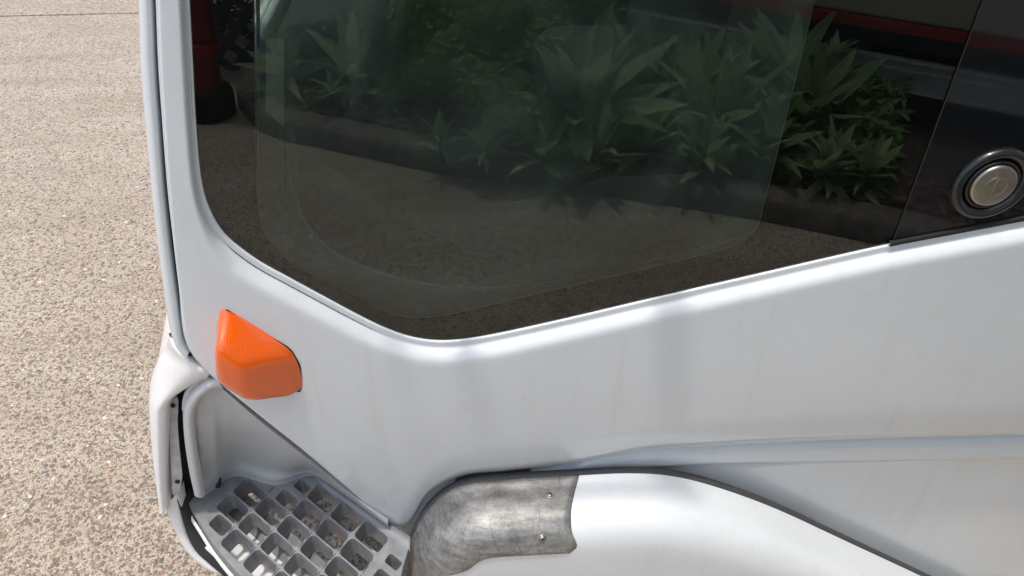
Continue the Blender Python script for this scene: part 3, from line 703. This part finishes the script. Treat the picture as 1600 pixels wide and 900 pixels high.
# lower valance and dark lip under the step
va = [(259,788,.085), (264,808,.085), (274,832,.082), (288,857,.075), (305,876,.068), (330,892,.060), (348,897,.055)]
vb = [(279,766,.085), (284,797,.085), (287,820,.080), (295,846,.072), (309,868,.064), (332,885,.057), (350,890,.052)]
va, vb = [catmull([onY(*p) for p in q], 6) for q in (va, vb)]
rows = [[b+Vector((.004, .02, 0)), b, b.lerp(a, .3)+Vector((0, -.004, 0)), b.lerp(a, .7)+Vector((0, -.004, 0)), a, a+Vector((0, .03, -.01)), a+Vector((-.01, .2, -.02))] for a, b in zip(va, vb)]
T(loft('bumper_valance', rows, M['bumper']))
vc = catmull([onY(*p) for p in [(283,790,.088), (290,800,.085), (300,822,.078), (318,848,.066), (338,872,.050), (356,893,.036), (372,915,.02)]], 6)
rows = [[c+Vector((.01, .03, .012)), c, c.lerp(b, .5)+Vector((-.004, -.004, 0)), b+Vector((0, .003, 0)), b+Vector((0, .03, 0))] for c, b in zip(vc, vb)]
T(loft('dark_lip', rows, M['gap']))

# ---- rest of the cab: roof, far side, front, rear, floor
def simple_box(name, a, b, mat, bv=.01, **k): 
    o = T(boxo(name, a, b, mat, None, bv)); return o
FX0 = onY(215, -500, 0).x
simple_box('roof', (FX0-.02, -.0, 1.66), (1.25, 1.80, 1.78), M['paint'], .04)
simple_box('roof_rail', (FX0+.02, .006, 1.59), (1.25, .07, 1.67), M['paint'], .008)
simple_box('rear_pillar', (XR-.01, .008, .95), (1.25, .06, 1.66), M['paint'], .006)
simple_box('rear_wall', (1.22, .06, .5), (1.26, 1.74, 1.68), M['interior'], .005)
simple_box('cab_floor', (-.42, .30, .50), (1.22, 1.74, .54), M['interior'], .005)
simple_box('footwell_side', (-.06, .075, .50), (1.22, .298, .538), M['interior'], .005)
simple_box('step_back_wall', (-.42, .29, .30), (-.07, .299, .62), M['gap'], 0)
simple_box('far_door', (-.40, 1.775, .5), (1.25, 1.81, 1.02), M['paint'], .01)
simple_box('far_door_trim', (-.40, 1.72, .5), (1.24, 1.772, 1.015), M['interior'], .02)
simple_box('far_pillar', (.85, 1.74, 1.02), (1.25, 1.80, 1.66), M['paint'], .01)
simple_box('front_panel', (-.46, .40, .58), (-.42, 1.72, 1.02), M['paint'], .02)
# windscreen
ws = T(mk('windscreen', [(-.43, .22, 1.02), (-.43, 1.72, 1.02), (FX0+.01, 1.72, 1.66), (FX0+.01, .12, 1.66)], [(0, 1, 2, 3)], M['tint'], None, False)); mod(ws, 'SOLIDIFY', thickness=.006)
simple_box('dashboard', (-.42, .10, .70), (-.12, 1.70, 1.00), M['dash'], .05)
simple_box('far_window', (-.40, 1.765, 1.02), (.85, 1.771, 1.66), M['tint'], 0)
# seats
for y0 in (.16, 1.05):
    s = empty('seat', (0, 0, 0)); T(s)
    for nm, a, b in (('cushion', (.22, y0, .58), (.84, y0+.50, .80)), ('backrest', (.50, y0, .74), (.86, y0+.50, 1.42))):
        o = boxo(nm, a, b, M['seat'], s, .085)
# door trim inside the window
TR = catmull([onY(x, y, .10) for x, y in [(440,120), (446,210), (462,300), (485,350), (530,392), (610,425), (700,441), (780,444), (870,435), (960,416), (1060,392), (1170,360), (1230,330)]], 6)
rows = []
for p in TR:
    q = p-Vector((.1, .1, 1.2)); q.y = 0; q = p+q.normalized()*.05
    rows.append([Vector((q.x, .035, q.z)), Vector((q.x, .060, q.z)).lerp(Vector((p.x, .06, p.z)), .35), Vector((p.x, .088, p.z)), Vector((p.x, .094, p.z)), Vector((p.x, .10, p.z-.004)), Vector((p.x, .11, p.z-.10))])
dt = T(loft('door_trim', rows, M['door_trim'])); dt['label'] = 'grey inner door trim behind the glass'
tube('trim_bead', [Vector((p.x, .090, p.z+.001)) for p in TR], .0022, M['interior_light'], dt, 6)
# quarter divider bar and pale pillar strip seen through the glass
for x0, x1, y0, y1, mt, nm in ((389, 394, -350, 330, 'interior', 'glass_run_channel'), (404, 407, -350, 300, 'interior_light', 'divider_edge'), (416, 445, 58, 196, 'interior_light', 'pillar_trim'), (436, 445, 196, 300, 'interior', 'pillar_trim_foot')):
    Q = [onY(x0-6 if y0 < 0 else x0, y0, .045), onY(x1-6 if y0 < 0 else x1, y0, .045), onY(x1, y1, .045), onY(x0, y1-(25 if nm == 'pillar_trim' else 0), .045)]
    T(prism(nm, [(p.x, p.z) for p in Q], .040, .052, M[mt]))
# unseen bars added above the window to throw soft shadow bands on the door
shadow_rig = empty('door_shadow_rig', (0, 0, 0)); T(shadow_rig)
for x, w_ in ((-.105, .034), (.190, .052), (-.205, .012)): boxo('shadow_bar', (x-w_/2, -.15, 1.695), (x+w_/2, .01, 1.712), M['black'], shadow_rig, .003)
boxo('shadow_bar_plate', (-.24, -.168, 1.63), (.24, -.148, 1.76), M['black'], shadow_rig, .006)
# front wheels under the flares
for y in (.10, 1.56):
    wl = empty('wheel', (.22, y, .275)); wl.scale = (.8, .8, .8); wl.parent = truck; wl.matrix_parent_inverse = TINV
    ty = lathe('tyre', [(.20, -.02), (.24, -.005), (.31, 0), (.335, -.02), (.34, -.05), (.34, -.15), (.335, -.18), (.31, -.20), (.24, -.195), (.20, -.18)], M['rubber'], wl, 48, 'Y')
    rm = lathe('rim', [(.205, -.02), (.19, -.03), (.17, -.08), (.10, -.09), (.07, -.06), (.0001, -.055)], M['interior_light'], wl, 40, 'Y')

# ================================================================== garden side, behind the viewer (seen in the glass)
kt = [mir(x, y, .092) for x, y in [(371,128), (378,148), (400,172), (440,188), (500,200), (600,221), (700,241), (800,253), (900,265), (1050,287), (1200,311), (1330,336), (1420,357)]]
d0 = (kt[0]-kt[1]).normalized(); d1 = (kt[-1]-kt[-3]).normalized()
kt = [kt[0]+Vector((.25, -1.6, 0)), kt[0]+Vector((.12, -.9, 0)), kt[0]+Vector((.03, -.35, 0))]+kt[:-1]+[kt[-2]+d1*q for q in (.2, .45, .8, 1.3, 2.0, 3.0)]
kp = catmull(kt, 6)
def kframe(i):
    t = (kp[min(i+1, len(kp)-1)]-kp[max(i-1, 0)]).normalized(); n_ = Vector((t.y, -t.x, 0))       # away from the truck
    return n_
rows = []
for i, p in enumerate(kp):
    n_ = kframe(i); r = []
    for o, z in ((-.012, -.05), (-.012, .0), (-.004, .076), (.004, .087), (.015, .092), (.10, .094), (.125, .087), (.128, .02)):
        q = p+n_*o; r.append(Vector((q.x, q.y, z+.003*math.sin(i*1.7+o*40))))
    rows.append(r)
kerb = loft('kerb', rows, M['kerb']); tag(kerb, 'low weathered concrete kerb along the garden bed', kind='structure')
bm = bmesh.new(); poly = [kp[i]+kframe(i)*.11 for i in range(len(kp))]
bedrow = []
rnd = random.Random(5)
for i, p in enumerate(kp):
    n_ = kframe(i); n_ = n_.lerp(Vector((.25, -.97, 0)), .8).normalized()
    bedrow.append([p+kframe(i)*.125+n_*d+Vector((0, 0, -.03+.012*rnd.random()+min(.03, d*.1))) for d in (0, .06, .15, .3, .5, .75, 1.0, 1.3)])
bed = loft('garden_bed', bedrow, M['soil']); tag(bed, 'dark soil of the garden bed behind the kerb', kind='structure')
# bark mulch chips
V = []; Fc = []
for _ in range(2600):
    i = rnd.randrange(len(kp)-1); p = kp[i].lerp(kp[i+1], rnd.random())+kframe(i)*rnd.uniform(.13, .6); z = .080+rnd.random()*.018
    a = rnd.random()*6.28; l = rnd.uniform(.008, .03); w_ = rnd.uniform(.003, .008); t = rnd.uniform(-.4, .4); b0 = len(V)
    for sx, sy in ((-1, -1), (1, -1), (1, 1), (-1, 1)):
        x, y = sx*l, sy*w_; V.append((p.x+x*math.cos(a)-y*math.sin(a), p.y+x*math.sin(a)+y*math.cos(a), z+x*t))
    V += [(x, y, z_-.005) for x, y, z_ in V[b0:b0+4]]
    Fc += [tuple(b0+k for k in f) for f in ((0, 1, 2, 3), (0, 4, 5, 1), (1, 5, 6, 2), (2, 6, 7, 3), (3, 7, 4, 0))]
mu = mk('bark_mulch', V, Fc, M['mulch'], None, False); tag(mu, 'brown bark mulch scattered over the garden bed', 'mulch', kind='stuff')

def leaf_mesh(name, W, arch, fold, mat, wave=0.0):
    V = []; Fc = []; n = 8
    for i in range(n+1):
        t = i/n; wd = W*(math.sin(math.pi*min(1, t*.93+.07)**.8)**.8)*(1 if t < .99 else .05)+.0015
        x = t*math.cos(arch*t*.5); z = -arch*t*t*.45
        for k, c in enumerate((-1, -.5, 0, .5, 1)):
            V.append((x, c*wd, z+abs(c)*wd*fold+wave*math.sin(t*9+c*2)*wd))
    for i in range(n):
        for k in range(4): Fc.append((i*5+k, (i+1)*5+k, (i+1)*5+k+1, i*5+k+1))
    me = bpy.data.meshes.new(name); me.from_pydata(V, [], Fc); me.materials.append(mat); me.polygons.foreach_set('use_smooth', [True]*len(me.polygons)); return me
LEAF = [leaf_mesh('leaf_blade', .115, .35, .35, M['agave']), leaf_mesh('leaf_blade', .105, .75, .30, M['agave'], .12), leaf_mesh('leaf_blade', .13, .15, .40, M['agave']), leaf_mesh('leaf_blade', .095, 1.1, .25, M['agave'], .2)]
DRY = leaf_mesh('leaf_blade', .07, 1.3, .5, M['dryleaf'], .4)
def rosette(px_, py_, L, n, label, dry=1, stem=.0):
    b = mir(px_, py_, .07); r = empty('broad_leaf_plant', b); tag(r, label, 'plant', 'broad-leaved plants in the garden bed')
    st = lathe('stem', [(.028*L/.4, -.02), (.024*L/.4, .05+stem), (.01, .09+stem), (.0001, .10+stem)], M['wood'], r, 10, 'Z'); 
    n = int(n*1.45)
    for k in range(n):
        f = k/n; az = k*2.39996+rnd.uniform(-.25, .25); el = R_(80-82*f**1.1+rnd.uniform(-14, 14)); Ls = L*(.62+.42*math.sin(math.pi*min(1, f*.75+.2)))*rnd.uniform(.85, 1.12)
        me = LEAF[rnd.choice((0, 0, 1, 2, 3) if f > .35 else (0, 2))]
        if k >= n-dry: me = DRY; el = R_(-5)
        o = bpy.data.objects.new('leaf', me); COL.objects.link(o); o.parent = r
        o.location = (0, 0, stem+.03+.07*(1-f)); o.scale = (Ls, Ls, Ls); o.rotation_euler = (rnd.uniform(-.6, .6), -el, az)
    return r
AG = [(905,236,.43,24,'largest pale broad-leaved plant in the middle of the bed, by the kerb',1,.06), (1010,256,.24,14,'small broad-leaved plant right of the largest one',1,0), (1115,244,.36,20,'broad-leaved plant with a curled dry leaf right of the middle',3,.04), (1190,268,.26,14,'low broad-leaved plant close to the kerb under bigger leaves',2,0),
      (1255,232,.36,18,'broad-leaved plant against the black band of the window',2,.03), (1285,296,.20,18,'small tufted plant at the kerb beside the dark band',0,0), (1345,304,.16,14,'smallest tufted plant farthest right along the kerb',0,0), (562,156,.30,14,'upright broad-leaved plant left of the dense shrub',1,0),
      (452,142,.28,12,'broad-leaved plant beside the lattice fence',1,0), (488,78,.42,16,'tall broad-leaved plant behind the flowering shrub',1,.1),
      (1175,175,.24,18,'broad-leaved plant below the steel rail',2,.03), (655,172,.20,10,'small leafy plant in front of the dense shrub',0,0), (522,170,.11,8,'tiny leafy seedling in the mulch',0,0), (848,272,.17,10,'low leafy plant hanging over the kerb',0,0), (760,262,.14,9,'low ground plant at the foot of the dense shrub',0,0),
      (1075,210,.33,18,'broad-leaved plant between the largest one and its right neighbour',1,.05), (985,190,.33,16,'broad-leaved plant just right of the largest one, half behind it',1,.06), (940,272,.20,11,'low drooping plant at the kerb in front of the largest one',0,0),
      (1095,280,.20,12,'low plant at the kerb right of the middle',1,0), (1215,195,.33,16,'broad-leaved plant behind the one at the window band',1,.1), (690,248,.13,9,'low ground plant at the kerb left of the middle',0,0), (610,168,.18,10,'small plant in the mulch left of the dense shrub',0,0)]
for a in AG: rosette(*a)

def shrub(px_, py_, h, rad, label, mat, nl=2600, ls=.022, name='shrub', base=None, group='shrubs behind the kerb', z0=.07):
    b = base or mir(px_, py_, z0); r = empty(name, b); tag(r, label, 'shrub', group)
    bm = bmesh.new(); cl = []
    for k in range(30):
        a = rnd.random()*6.28; q = rnd.random()**.5*rad; zz = h*(.22+.75*rnd.random()); q *= math.sin(math.pi*min(1, zz/h*.8+.15))**.6
        cl.append((Vector((q*math.cos(a), q*math.sin(a), zz)), rad*rnd.uniform(.16, .34)))
    V = []; Fc = []
    for k in range(nl):
        c, cr_ = cl[k % 30]; d = Vector((rnd.gauss(0, 1), rnd.gauss(0, 1), rnd.gauss(0, 1))).normalized()*cr_*rnd.random()**.4; p = c+d
        p.z = max(p.z, .02)
        u = Vector((rnd.gauss(0, 1), rnd.gauss(0, 1), rnd.gauss(0, .5))).normalized(); w_ = u.cross(Vector((rnd.gauss(0, .5), rnd.gauss(0, .5), 1))).normalized(); l = ls*rnd.uniform(.7, 1.3); b0 = len(V)
        up = w_.cross(u)*l*.25
        V += [p-u*l, p+w_*l*.5+up*.4, p+u*l, p-w_*l*.5+up*.4, p-up]; Fc += [(b0, b0+1, b0+4), (b0+1, b0+2, b0+4), (b0+2, b0+3, b0+4), (b0+3, b0, b0+4)]
    mk('crown', V, Fc, mat, r, False)
    for k in range(5):
        c = cl[k*5][0]; tube('stem', [(0, 0, -.03), c*.3+Vector((0, 0, .05)), c*.7, c], [.011, .008, .006, .003], M['wood'], r, 6)
    return r
shrub(745, 205, .62, .36, 'dense bright green shrub in the middle of the bed', M['shrubleaf'], 5200, .020)
shrub(835, 150, .66, .36, 'bright green shrub behind the largest broad-leaved plant', M['shrubleaf'], 4600, .020)
shrub(650, 135, .60, .34, 'green shrub left of the dense one', M['shrubleaf'], 4200, .020)
shrub(500, 112, .42, .22, 'low flowering shrub in front of the lattice', M['shrubleaf'], 2200, .018)
shrub(900, 70, .75, .36, 'shrub reaching the left end of the steel rail', M['shrubleaf'], 3600, .022)
shrub(560, 100, .55, .30, 'green shrub left of the middle behind the mulch', M['shrubleaf'], 3600, .020)
shrub(700, 100, .72, .36, 'taller green shrub behind the dense one', M['shrubleaf'], 4600, .020)
shrub(610, 40, .85, .40, 'dark bush behind the green shrubs', M['darkleaf'], 3600, .03)
shrub(760, 30, .95, .45, 'dark bush behind the dense shrub', M['darkleaf'], 3600, .03)
shrub(345, 45, .8, .45, 'dark bush behind the lattice fence', M['darkleaf'], 3000, .03)
shrub(1285, 150, .85, .14, 'thin dark upright bush before the cream vehicle', M['darkleaf'], 1500, .022)

# leafy ground cover filling the bed between the plants
V = []; Fc = []
for _ in range(9000):
    i = rnd.randrange(34, len(kp)-34); q = kp[i].lerp(kp[i+1], rnd.random()); dd = rnd.uniform(.16, 1.1); p = q+kframe(i)*dd
    if i < 58 and dd < .42 and rnd.random() < .9: continue
    p = Vector((p.x, p.y, .07+rnd.random()**1.3*.26*min(1, dd*2.2)))
    u = Vector((rnd.gauss(0, 1), rnd.gauss(0, 1), rnd.gauss(.3, .5))).normalized(); w_ = u.cross(Vector((rnd.gauss(0, .4), rnd.gauss(0, .4), 1))).normalized(); l = rnd.uniform(.022, .056); b0 = len(V); up = w_.cross(u)*l*.3
    V += [p-u*l, p-u*l*.1+w_*l*.34+up*.5, p+u*l, p-u*l*.1-w_*l*.34+up*.5, p-up*.3]; Fc += [(b0, b0+1, b0+4), (b0+1, b0+2, b0+4), (b0+2, b0+3, b0+4), (b0+3, b0, b0+4)]
gc = mk('ground_cover', V, Fc, M['cover'], None, False); tag(gc, 'low green leafy ground cover between the garden plants', 'ground cover', kind='stuff')

# red bollard on a rubber base
bb = mir(330, 178, 0); bol = empty('bollard', bb); tag(bol, 'red plastic bollard in a heavy black rubber base', 'bollard')
lathe('rubber_base', [(.0001, .0), (.105, .0), (.112, .02), (.108, .11), (.098, .135), (.06, .142), (.0001, .142)], M['rubber'], bol, 36, 'Z')
lathe('post', [(.060, .13), (.056, .22), (.048, .26), (.046, .60), (.045, .95), (.040, .99), (.0001, 1.0)], M['red'], bol, 28, 'Z'); bol.rotation_euler = (0, .13, 0)
lathe('collar', [(.064, .30), (.066, .31), (.066, .34), (.060, .35)], M['stripe'], bol, 28, 'Z')

# lattice fence
LB = mir(318, 112, 0); LD = (mir(600, 96, 0)-LB).normalized(); lat = empty('lattice_fence', LB, math.atan2(LD.y, LD.x)); tag(lat, 'dark blue-grey diagonal lattice fence at the end of the bed', 'fence')
LL, LH = 1.7, 1.1
def slat(sgn, k):
    s0 = k*.145; pts = []
    a = Vector((s0, 0)) ; x0, z0, x1, z1 = s0, 0, s0+sgn*LH, LH
    ps = []
    for t in [q/40 for q in range(41)]:
        x = x0+(x1-x0)*t; z = z0+(z1-z0)*t
        if 0 <= x <= LL: ps.append((x, z))
    if len(ps) < 3: return
    (x0, z0), (x1, z1) = ps[0], ps[-1]; d = Vector((x1-x0, 0, z1-z0)); L = d.length; d.normalize(); n_ = Vector((-d.z, 0, d.x))*.022; y0 = .004 if sgn > 0 else -.008
    bm = bmesh.new(); c = []
    for y in (y0, y0+.008):
        for q in (Vector((x0, y, z0))-n_, Vector((x1, y, z1))-n_, Vector((x1, y, z1))+n_, Vector((x0, y, z0))+n_): c.append(bm.verts.new(q))
    for f in ((0, 1, 2, 3), (7, 6, 5, 4), (0, 4, 5, 1), (1, 5, 6, 2), (2, 6, 7, 3), (3, 7, 4, 0)): bm.faces.new([c[i] for i in f])
    frombm('slat', bm, M['lattice'], lat)
for k in range(-9, 14): slat(1, k)
for k in range(0, 23): slat(-1, k)
for a, b in (((-.03, -.02, 0), (.02, .025, LH+.02)), ((LL-.02, -.02, 0), (LL+.03, .025, LH+.02)), ((.02, -.018, LH-.02), (LL-.02, .022, LH+.02))): boxo('frame_bar', a, b, M['lattice'], lat, .003)

# parked cream vehicle behind the bed
vA, vB = mir(900, 2, .37), mir(1470, 105, .37); kd = (vB-vA); kd.z = 0; kd.normalize(); kn = Vector((kd.y, -kd.x, 0)); PO = Vector((vA.x, vA.y, 0))
def onplane_m(x, y):
    d = ray(x, y); d = Vector((d.x, -d.y, d.z)); o = Vector((CAM.x, 2*GY-CAM.y, CAM.z)); t = (PO-o).dot(kn)/d.dot(kn); p = o+d*t
    return (p-PO).dot(kd), p.z
veh = empty('parked_trailer', PO, math.atan2(kd.y, kd.x)); tag(veh, 'cream box trailer with a red stripe, navy skirt and perforated steel side rail', 'trailer')
zc = onplane_m(1330, 42)[1]; zr = onplane_m(1330, 24)[1]; zb = onplane_m(1200, 100)[1]
print('VEH', zc, zr, zb, PO, kd)
# local frame: +x along the rail, -y away from the bed
boxo('box_body', (-1.0, -1.9, zr), (4.2, -.02, 2.6), M['cream'], veh, .02)
boxo('red_stripe', (-1.0, -1.88, zc), (4.2, -.012, zr), M['stripe'], veh, .004)
boxo('skirt', (-1.0, -1.85, .40), (4.2, -.03, zc), M['navy'], veh, .004)
boxo('chassis', (-.9, -1.5, .28), (4.1, -.35, .40), M['gap'], veh, .01)
bm = bmesh.new()
for a, b in (((-1.3, -.006, zb), (3.6, .0, .37)), ((-1.3, -.03, .364), (3.6, .012, .372)), ((-1.3, -.03, zb-.006), (3.6, .010, zb)), ((-1.3, .0, .325), (3.6, .006, .332))): box(bm, a, b)
rail = frombm('side_rail', bm, M['rail'], veh)
for k in range(46):
    x = -1.2+k*.104
    for z, r_ in ((.350, .006), (.30, .009 if k % 3 == 0 else .005)): lathe('rail_hole', [(r_, -.0005), (r_, .0007), (.0001, .0008)], M['gap'], rail, 10, 'Y', (x, .0006, z)).rotation_euler.z = 0
for x in (-.3, .9, 2.1, 3.3): boxo('rail_bracket', (x, -.36, .29), (x+.05, -.031, .345), M['gap'], veh)
for x in (1.5, 2.5, -.6):
    for y in (-.42, -1.6):
        lathe('tyre', [(.0001, -.0), (.12, -.0), (.16, .01), (.20, .0), (.205, -.02), (.205, -.15), (.19, -.17), (.0001, -.17)], M['rubber'], veh, 28, 'Y', (x, y, .205))

# unseen tree added to shade the yard and cab side at the right
def tree():
    b = Vector((2.35, -2.75, .08)); r = empty('added_shade_tree', b); tag(r, 'leafy tree out of view, added to shade the right side', 'tree')
    tr = tube('trunk', [(0, 0, -.05), (.03, .02, .8), (-.03, .08, 1.7), (.02, .15, 2.6), (0, .25, 3.4)], [.11, .085, .075, .06, .03], M['wood'], r, 10)
    cl = []
    for k in range(46):
        d = Vector((rnd.gauss(0, 1), rnd.gauss(0, 1), rnd.gauss(0, .55))).normalized()*rnd.random()**.45; cl.append((Vector((d.x*1.5+.45, d.y*.95+1.45, 3.6+d.z*.9)), rnd.uniform(.3, .5)))
    for k in range(0, 46, 5): tube('limb', [(-.02, .1, 1.8+.03*k), cl[k][0].lerp(Vector((0, .2, 2.6)), .5), cl[k][0]], [.04, .025, .008], M['wood'], r, 7)
    V = []; Fc = []
    for k in range(22000):
        c, cr_ = cl[k % 46]; p = c+Vector((rnd.gauss(0, 1), rnd.gauss(0, 1), rnd.gauss(0, .8))).normalized()*cr_*rnd.random()**.4
        u = Vector((rnd.gauss(0, 1), rnd.gauss(0, 1), rnd.gauss(0, .4))).normalized(); w_ = u.cross(Vector((rnd.gauss(0, .4), rnd.gauss(0, .4), 1))).normalized(); l = rnd.uniform(.035, .065); b0 = len(V)
        V += [p-u*l, p+w_*l*.5, p+u*l, p-w_*l*.5]; Fc += [(b0, b0+1, b0+2), (b0, b0+2, b0+3)]
    mk('crown', V, Fc, M['darkleaf'], r, False)
tree()
